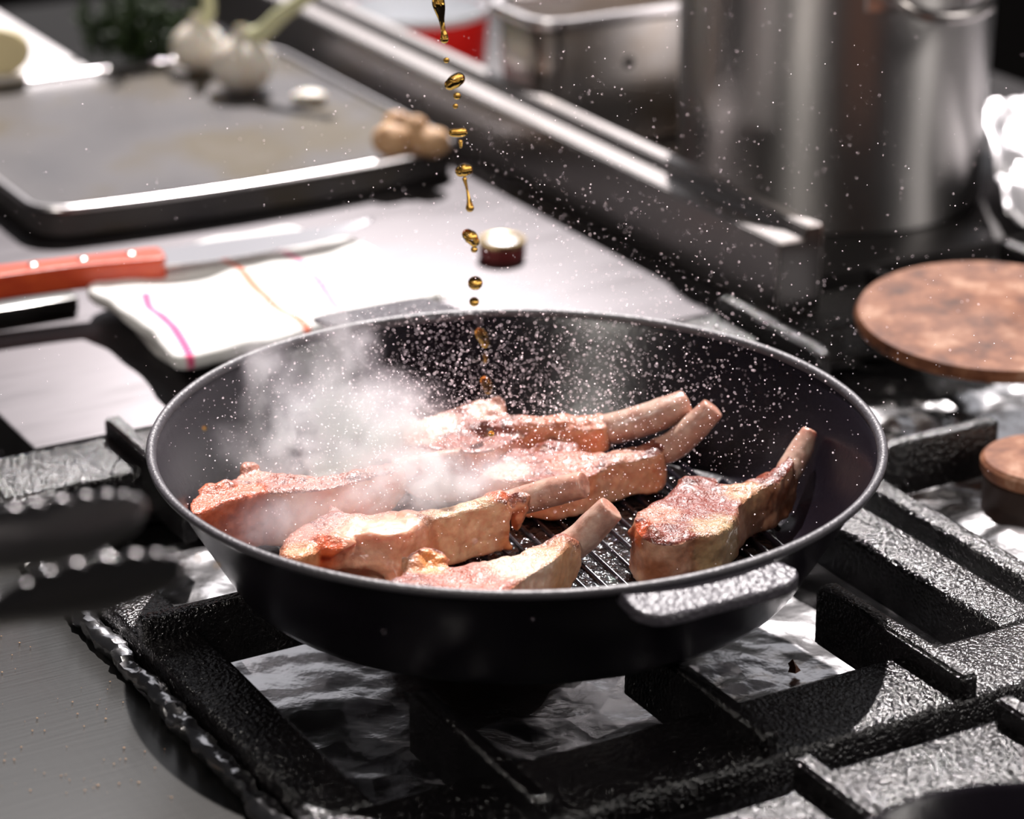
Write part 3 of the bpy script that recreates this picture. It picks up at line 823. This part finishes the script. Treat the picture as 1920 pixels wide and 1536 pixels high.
# ------------------------------------------------------------------ griddle tray with things on it
def ring_loft(rings, cap0=True, cap1=True):
    v, f = [], []; n = len(rings[0])
    for R_ in rings: v += R_
    for k in range(len(rings)-1):
        for i in range(n):
            j = (i+1) % n; f.append([k*n+i, k*n+j, (k+1)*n+j, (k+1)*n+i])
    if cap0: f.append(list(reversed(range(n))))
    if cap1: f.append(list(range((len(rings)-1)*n, len(rings)*n)))
    return v, f
def rrect(a0, a1, b0, b1, r_, bow=0, n=8, ins=0):
    P = []
    a0 += ins; a1 -= ins; b0 += ins; b1 -= ins; r_ = max(.002, r_-ins)
    for (ca, cb, t0) in ((a1-r_, b1-r_, 0), (a0+r_, b1-r_, 90), (a0+r_, b0+r_, 180), (a1-r_, b0+r_, 270)):
        for k in range(n+1):
            t = math.radians(t0+90*k/n); P.append((ca+r_*math.cos(t), cb+r_*math.sin(t)))
    # front edge (a1) gets extra points and a gentle outward bow
    out = []
    m_ = len(P)
    for i in range(m_):
        p, q = P[i], P[(i+1) % m_]
        out.append(p)
        if math.hypot(p[0]-q[0], p[1]-q[1]) > .05:
            for k in range(1, 16): out.append((p[0]+(q[0]-p[0])*k/16, p[1]+(q[1]-p[1])*k/16))
    res = []
    for a, b in out:
        s = (b-b0)/(b1-b0); kk = sst(a1-.05, a1, a)
        res.append((a + bow*kk*4*s*(1-s), b))
    return res
TR = dict(a0=-.84, a1=-.546, b0=-.022, b1=.270, r_=.022)
def tr(ins, z): return [W(a, b, z) for a, b in rrect(TR['a0'], TR['a1'], TR['b0'], TR['b1'], TR['r_'], .012, ins=ins)]
tray = thing('griddle_tray', 'wide dark worn griddle tray with a bright raised front edge', 'tray', W(-.69, .117, -.010), TH)
v, f = ring_loft([tr(.006, -.0098), tr(.002, -.007), tr(.001, .0085), tr(.0045, .0088), tr(.012, .0068), tr(.02, .0065)]); obj('tray_plate', v, f, M['tray'], tray, sharp=30)
v, f = ring_loft([tr(.0006, .0082), tr(-.0012, .0092), tr(-.0010, .0110), tr(.0012, .0122), tr(.0035, .0112), tr(.0065, .0066)], False, False)
f += [[i, (i+1) % len(tr(0, 0)), (i+1) % len(tr(0, 0))+5*len(tr(0, 0)), i+5*len(tr(0, 0))] for i in range(len(tr(0, 0)))]
obj('tray_rim', v, f, M['tray_lip'], tray, sharp=60)
ZT = .0068

# garlic
def garlic(label, px, py, rpx, stem):
    d = 1.95; r_ = rpx*d/FPX
    c = at(px, py, ZT + r_*.86)
    o = thing('garlic_bulb', label, 'garlic', (c.x, c.y, ZT), 0, 'young garlic bulbs on the griddle tray')
    prof = [(0, 0), (.35, .02), (.72, .22), (.96, .58), (1.0, .9), (.90, 1.25), (.66, 1.52), (.40, 1.70), (.26, 1.86), (.20, 2.1)]
    pf = catmull(prof, 4)
    n = 48; v, f = lathe([(max(0, r*r_), z*r_) for r, z in pf], n, (c.x, c.y, ZT))
    v2 = []
    for p in v:
        dx, dy = p.x-c.x, p.y-c.y; t = math.atan2(dy, dx)
        k = 1 - .06*abs(math.cos(t*3.5))**8*sst(0, .3, (p.z-ZT)/(2*r_))
        v2.append(Vector((c.x+dx*k, c.y+dy*k, p.z)))
    n0 = len(v2)
    obj('bulb', v2, f, M['garlic'], o)
    yy = c.y
    pts = [Vector((c.x, c.y, ZT+r_*1.7))] + [at_y(x, y, yy) for x, y in stem]
    pp = [Vector(q) for q in catmull([tuple(q) for q in pts], 6)]
    v, f = tube(pp, [r_*.30-(r_*.09)*i/len(pp) for i in range(len(pp))], 14); obj('stem', v, f, M['garlic_stem'], o)
    v, f = lathe([(0, -.0006), (r_*.3, -.0006), (r_*.34, .0012), (r_*.22, .003), (0, .003)], 20, (c.x, c.y, ZT+.0007)); obj('root_end', v, f, M['ginger'], o)
    return o
garlic('white garlic bulb in front, its stem leaning right', 455, 120, 58, [(490, 62), (525, 30), (575, -6), (640, -50)])
garlic('white garlic bulb behind the other, its stem standing straight up', 372, 88, 52, [(388, 30), (391, 0), (392, -60)])
# flat clove
c = at(580, 180, ZT+.004)
v, f = lathe([(math.sin(t*math.pi/10), -math.cos(t*math.pi/10)) if 0 < t < 10 else (0, -math.cos(t*math.pi/10)) for t in range(11)], 24)
v = [Vector((p.x*.0125*(1-.25*p.y), p.y*.010, p.z*.0045)) + c for p in v]
tag(obj('garlic_clove', v, f, M['garlic'], origin=c), 'single pale garlic clove lying right of the bulbs', 'garlic clove')
# ginger
gp = [(735, 262, .014, .0135, .012, .011), (775, 258, .013, .0135, .011, .012), (810, 266, .012, .0125, .011, .010), (745, 232, .022, .0095, .009, .009), (780, 240, .020, .0085, .008, .009)]
parts = []
for (px, py, z, rx, ry, rz) in gp:
    v, f = lathe([(math.sin(t*math.pi/10), -math.cos(t*math.pi/10)) if 0 < t < 10 else (0, -math.cos(t*math.pi/10)) for t in range(11)], 20)
    c = at(px, py, ZT+z)
    parts.append(([c + Vector((p.x*rx, p.y*ry, p.z*rz)) for p in v], f))
v, f = join(*parts); vs, fs, ns = remesh(v, f, .0013, 3)
vs = [p + n*.0012*fbm(p, 120, 2) for p, n in zip(vs, ns)]
zl = min(p.z for p in vs); vs = [p + Vector((0, 0, ZT+.0004-zl)) for p in vs]
c = at(775, 260, ZT)
tag(obj('ginger_root', vs, fs, M['ginger'], origin=c), 'knobbly piece of brown ginger root at the right corner of the tray', 'ginger')
# herbs
c = at(262, 112, ZT)
hb = thing('herb_bunch', 'bunch of dark green feathery herbs left of the garlic', 'herbs', c)
vl, fl, vs_, fs_ = [], [], [], []
r = random.Random(4)
for k in range(46):
    bx_ = c + Vector((r.gauss(.0, .015), r.gauss(.008, .012), .002))
    tip = bx_ + Vector((r.gauss(.0, .014), r.gauss(.008, .016), r.uniform(.015, .045)))
    mid = bx_.lerp(tip, .5) + Vector((r.gauss(0, .006), r.gauss(0, .006), .006))
    P = [Vector(q) for q in catmull([tuple(bx_), tuple(mid), tuple(tip)], 8)]
    v, f = tube(P, [.0008]*len(P), 5); o0 = len(vs_); vs_ += v; fs_ += [[i+o0 for i in q] for q in f]
    for q in range(3, len(P)):
        for s in range(4):
            d = Vector((r.gauss(0, 1), r.gauss(0, 1), r.gauss(.3, 1))).normalized()*r.uniform(.006, .013)
            e = d.cross(Vector((r.gauss(0, 1), r.gauss(0, 1), 1))).normalized()*.0012
            o0 = len(vl); vl += [P[q]-e*.4, P[q]+d*.5-e, P[q]+d, P[q]+d*.5+e, P[q]+e*.4]; fl.append([o0, o0+1, o0+2, o0+3, o0+4])
obj('stems', vs_, fs_, M['herb'], hb)['kind'] = 'stuff'
obj('leaves', vl, fl, M['herb'], hb, smooth=False)['kind'] = 'stuff'
# white board behind the tray and yellow piece
v, f = bevel_box((-1.06, -.16, -.0098), (-.846, .128, .012), .003, xf=ABX)
tag(obj('chopping_board', v, f, M['board'], origin=W(-.95, -.02, -.0098), sharp=40), 'white chopping board behind the griddle tray', 'chopping board')
c = at(14, 140, .012); c = Vector((c.x, c.y, .012))
lw = thing('lemon_wedge', 'small yellow wedge of lemon on the white board at the left edge', 'lemon', at(8, 140, .0122))
cc = at(8, 140, .0122)
prof = [(math.sin(t*math.pi/12), -math.cos(t*math.pi/12)) if 0 < t < 12 else (0, -math.cos(t*math.pi/12)) for t in range(13)]
v, f = lathe(prof, 28)
v = [cc + Vector((p.x*.020, max(-.25, p.y)*.02, p.z*.017+.0172)) for p in v]
obj('rind', v, f, M['lemon'], lw)

# ------------------------------------------------------------------ behind the ledge
# red bowl
c = Vector((-.075, .908, 0)); zb = -.0348
bw = thing('bowl', 'small glossy red bowl with a white inside behind the ledge', 'bowl', (c.x, c.y, zb))
v, f = lathe([(0, 0), (.044, 0), (.049, .003), (.0530, .026), (.0555, .063), (.0550, .065), (.0535, .064), (.0525, .063)], 64, (c.x, c.y, zb)); obj('outside', v, f, M['red'], bw, sharp=50)
v, f = lathe([(.0558, .0610), (.0563, .0640), (.0556, .0665), (.0540, .0665), (.0520, .061), (.0495, .026), (.044, .006), (0, .005)], 64, (c.x, c.y, zb)); obj('lining', v, f, M['white_glaze'], bw, sharp=60)
# rectangular steel tub
tub = thing('steel_tub', 'rectangular steel tub with a rolled lip left of the stock pot', 'tub', W(-.59, .46, -.012), TH)
def tb(ins, z): return [W(a, b, z) for a, b in rrect(-.625, -.556, .336, .60, .018, 0, ins=ins)]
v, f = ring_loft([tb(.006, -.0118), tb(.002, -.009), tb(0, .02), tb(-.003, .074), tb(-.0018, .076), tb(.001, .02), tb(.004, -.008), tb(.03, -.0085)]); obj('body', v, f, M['tub'], tub, sharp=50)
v, f = ring_loft([tb(-.002, .0745), tb(-.008, .0755), tb(-.010, .079), tb(-.008, .083), tb(-.003, .083), tb(-.0015, .080)], False, False); obj('lip', v, f, M['tray_lip'], tub, sharp=60)
pr = W(-.5545, .4, .047)
v, f = lathe([(0, -.003), (.0042, -.003), (.0042, 0), (.003, .0012), (0, .0014)], 16); v = [pr + AV*p.z + BV*p.x + Vector((0, 0, p.y)) for p in v]; obj('rivet', v, f, M['black'], tub)
# stock pot
pc = Vector((.2015, .5825, 0)); PR = .0965; zb = -.0118
pot = thing('stock_pot', 'tall brushed steel stock pot standing behind the ledge', 'pot', (pc.x, pc.y, zb))
v, f = lathe([(0, 0), (PR-.006, 0), (PR-.0015, .0012), (PR, .006), (PR+.0015, .10), (PR+.003, .200), (PR+.0065, .203), (PR+.0065, .206), (PR+.003, .207), (PR, .203), (PR-.001, .1), (PR-.003, .008), (0, .006)], 96, (pc.x, pc.y, zb)); obj('body', v, f, M['pot'], pot, sharp=40)
ha = math.radians(-60)
hd = Vector((math.cos(ha), math.sin(ha), 0)); ht = Vector((-math.sin(ha), math.cos(ha), 0))
cp = [(PR-.003, -.034, .152), (PR+.010, -.032, .148), (PR+.022, -.022, .142), (PR+.026, 0, .140), (PR+.022, .022, .142), (PR+.010, .032, .148), (PR-.003, .034, .152)]
pp = catmull(cp, 7)
v, f = tube([pc + hd*a + ht*b + Vector((0, 0, zb+z)) for a, b, z in pp], [.0042]*len(pp), 12); obj('handle', v, f, M['ledge'], pot)
for s in (-.034, .034):
    q = pc + hd*math.sqrt(PR**2-s**2) + ht*s + Vector((0, 0, zb+.152)); nn = (q-pc); nn.z = 0; nn.normalize(); tt = Vector((-nn.y, nn.x, 0))
    v, f = bevel_box((-.011, -.001, -.013), (.011, .0032, .013), .0015); v = [q + tt*p.x + nn*p.y + Vector((0, 0, p.z)) for p in v]; obj('bracket', v, f, M['ledge'], pot)

# ------------------------------------------------------------------ cap, cloth, knife, steel
c = at(941, 447, .0022); c.z = -.0098
cp_ = thing('metal_cap', 'small round metal cap with a gilt rim on the steel top', 'cap', c)
R = .0139
v, f = lathe([(0, 0), (R*.97, 0), (R, .001), (R, .0088), (R*.99, .0095)], 40, c); obj('side', v, f, M['cap_side'], cp_, sharp=40)
v, f = lathe([(R*.985, .0090), (R*1.02, .0092), (R*1.03, .0105), (R*1.0, .0118), (R*.78, .0120), (R*.70, .0112)], 40, c); obj('gilt_rim', v, f, M['brass'], cp_, sharp=60)
v, f = lathe([(R*.72, .0108), (R*.5, .0114), (0, .0116)], 40, c); obj('disc', v, f, M['cap_top'], cp_, sharp=60)

STR = [([(268, 546), (296, 590), (330, 632), (358, 664)], (.86, .10, .26), .0027), ([(412, 482), (452, 512), (490, 548), (535, 585), (590, 622)], (.88, .20, .10), .0026), ([(536, 470), (575, 505), (610, 545), (640, 580)], (.86, .26, .42), .0022)]
def cloth_slab(outline, zt, zbm, seed):
    O = catmull_closed(outline, 4)
    top = [at(x, y, zt) for x, y in O]; bot = [Vector((p.x, p.y, zbm)) for p in top]
    cen = sum(top, Vector())/len(top)
    v, f = prism(top, bot); vs, fs, ns = remesh(v, f, .0017, 10)
    lines = [([at(x, y, zt) for x, y in catmull(l, 30)], c_, w_) for l, c_, w_ in STR]
    o2, cl = [], []
    for p, n in zip(vs, ns):
        k = sst(zbm+.002, zt, p.z)
        o2.append(p + Vector((0, 0, (.0030*noise.noise(Vector((p.x*18+seed, p.y*18, 0))) + .0016*noise.noise(Vector((p.x*46+seed, p.y*46, 3))))*k)) + Vector((noise.noise(p*26+Vector((seed, 0, 0))), noise.noise(p*26+Vector((0, seed, 4))), 0))*.004)
        col = (.88, .87, .84)
        for Pl, c_, w_ in lines:
            d = min((Vector((p.x-q.x, p.y-q.y, 0))).length for q in Pl)
            t = (1-sst(w_*.6, w_*1.25, d))*sst(zt-.012, zt-.004, p.z)
            if t > 0: col = mixc(col, c_, t)
        cl.append(col)
    return o2, fs, cl
lc = at(480, 560, -.0096); lc.z = -.0096
cl = thing('dish_towel', 'folded white dish towel with pink and orange stripes beside the pan', 'towel', lc)
def put(nm, data):
    o2, fs, c2 = data
    po = obj(nm, o2, fs, M['cloth'], cl)
    a_ = po.data.color_attributes.new('tint', 'FLOAT_COLOR', 'POINT')
    for i, cc in enumerate(c2): a_.data[i].color = (*cc, 1)
put('upper_fold', cloth_slab(UP := [(158, 536), (205, 514), (300, 500), (420, 478), (540, 458), (640, 440), (690, 452), (740, 492), (800, 525), (826, 545), (800, 560), (700, 580), (600, 606), (480, 640), (400, 655), (345, 668), (310, 655), (280, 620), (250, 590), (205, 558)], .0135, .0050, 1.0))
put('middle_fold', cloth_slab([(x+(500-x)*.02+4, y+14-(y-440)*.05) for x, y in UP], .0042, -.0035, 3.0))
put('lower_fold', cloth_slab([(240, 600), (330, 575), (520, 520), (700, 500), (800, 560), (720, 600), (560, 640), (400, 672), (360, 680), (310, 664)], -.0040, -.0096, 5.0))
put('rear_fold', cloth_slab([(300, 478), (340, 455), (430, 437), (520, 424), (560, 424), (572, 434), (540, 446), (430, 462), (330, 484)], .008, -.0096, 9.0))
# fringe loops at the right corner
fv, ffc = [], []
for k in range(7):
    p0 = at(815+2*k-(k % 2)*8, 548+3*k-8, .008); v, f = lathe([(.0032+.0009*math.cos(t*math.pi/4), .0009*math.sin(t*math.pi/4)) for t in range(8)], 12, p0, closed=True)
    o0 = len(fv); fv += v; ffc += [[i+o0 for i in q] for q in f]
put('fringe', (fv, ffc, [(.88, .87, .84)]*len(fv))); 

# knife
zk = .0205
kb = at(305, 482, zk)
kn = thing('kitchen_knife', 'kitchen knife with an orange-red riveted handle lying across the towel', 'knife', (kb.x, kb.y, zk-.006))
hd_ = (at(0, 512, zk)-at(300, 478, zk)); hd_.z = 0; hd_.normalize()
sd_ = Vector((-hd_.y, hd_.x, 0))
if sd_.y < 0: sd_ = -sd_
P = [(0, -.0080), (.004, -.0115), (.02, -.0105), (.05, -.0085), (.09, -.0105), (.115, -.014), (.125, -.010), (.127, 0), (.122, .008), (.09, .0085), (.05, .0085), (.02, .009), (.004, .0095), (0, .006)]
P = catmull_closed(P, 4)
top = [kb + hd_*x + sd_*y + Vector((0, 0, .0035)) for x, y in P]; bot = [p - Vector((0, 0, .0145)) for p in top]
v, f = prism(top, bot); vs, fs, ns = remesh(v, f, .0012, 6); khd = obj('handle', vs, fs, M['knife_handle'], kn)
for s in (.018, .045, .073):
    v, f = lathe([(0, .001), (.0030, .001), (.0030, .0040), (.0022, .0046), (0, .0047)], 16, kb + hd_*s + sd_*.0005); obj('rivet', v, f, M['rivet'], khd, origin=kn.location)
E1 = [(305, 470), (420, 452), (540, 437), (640, 424), (700, 411)]; E2 = [(305, 497), (400, 488), (520, 468), (620, 448), (700, 413)]
E1 = catmull(E1, 6); E2 = catmull(E2, 6)
vv = []; ff = []
for (a, b) in zip(E1, E2):
    pa = at(a[0], a[1], zk); pb = at(b[0], b[1], zk)
    vv += [pa+Vector((0, 0, .0009)), pb, pb-Vector((0, 0, .0003)), pa-Vector((0, 0, .0009))]
n = len(E1)
for i in range(n-1):
    for j in range(4): ff.append([i*4+j, i*4+(j+1) % 4, (i+1)*4+(j+1) % 4, (i+1)*4+j])
ff += [[0, 1, 2, 3], [(n-1)*4+k for k in (3, 2, 1, 0)]]
obj('blade', vv, ff, M['blade'], kn, sharp=20)
# flat steel under the handle
p0, p1 = at(135, 552, -.002), at(-160, 600, -.002)
d = (p1-p0); d.z = 0; Ld = d.length; d.normalize(); s = Vector((-d.y, d.x, 0))
v, f = bevel_box((0, -.012, -.0096), (Ld, .012, .0005), .002)
tag(obj('steel_bar', [p0*1 + d*p.x + s*p.y - Vector((0, 0, p0.z)) + Vector((0, 0, p.z)) for p in v], f, M['panel'], origin=(p0.x, p0.y, -.0096), sharp=40), 'flat steel bar lying below the red knife handle at the left', 'bar')

# ------------------------------------------------------------------ small things
c = at(1487, 1250, -.0415)
v, f = lathe([(0, -.002), (.0028, -.0018), (.0022, .001), (0, .0042)], 5, c)
v = [p + Vector((noise.noise(p*900), noise.noise(p*900+Vector((3, 0, 0))), 0))*.0018 for p in v]
tag(obj('crumb', v, f, M['crumb'], origin=c, smooth=False), 'burnt brown crumb on the foil right of the front handle', 'crumb')
vv, ff = [], []
r = random.Random(9)
for k in range(90):
    px = r.uniform(0, 330); py = r.uniform(1165, 1500)
    if px > 140+(py-1160)*.93-40: continue
    p = at(px, py, -.0195); q = r.uniform(.0002, .0006)
    o0 = len(vv)
    for dd in ICO: vv.append(p + Vector((dd.x*q*r.uniform(.6, 1.5), dd.y*q, dd.z*q*.6)))
    for t in ICF: ff.append([i+o0 for i in t])
o = obj('crumbs', vv, ff, M['ginger'], origin=at(150, 1300, -.02))
tag(o, 'scatter of tiny crumbs on the lower left steel panel', 'crumbs', kind='stuff')
# black pan whose rim cuts the lower right corner
c = at(1985, 1760, .02)
sk = thing('skillet', 'edge of a black round pan in the bottom right corner', 'pan', (c.x, c.y, 0))
R = .078
v, f = lathe([(0, 0.0003), (R*.8, 0.0003), (R*.86, .003), (R*.97, .030), (R, .033), (R-.0015, .0345), (R-.004, .033), (R*.84, .006), (0, .005)], 80, (c.x, c.y, 0)); obj('body', v, f, M['pan'], sk, sharp=60)
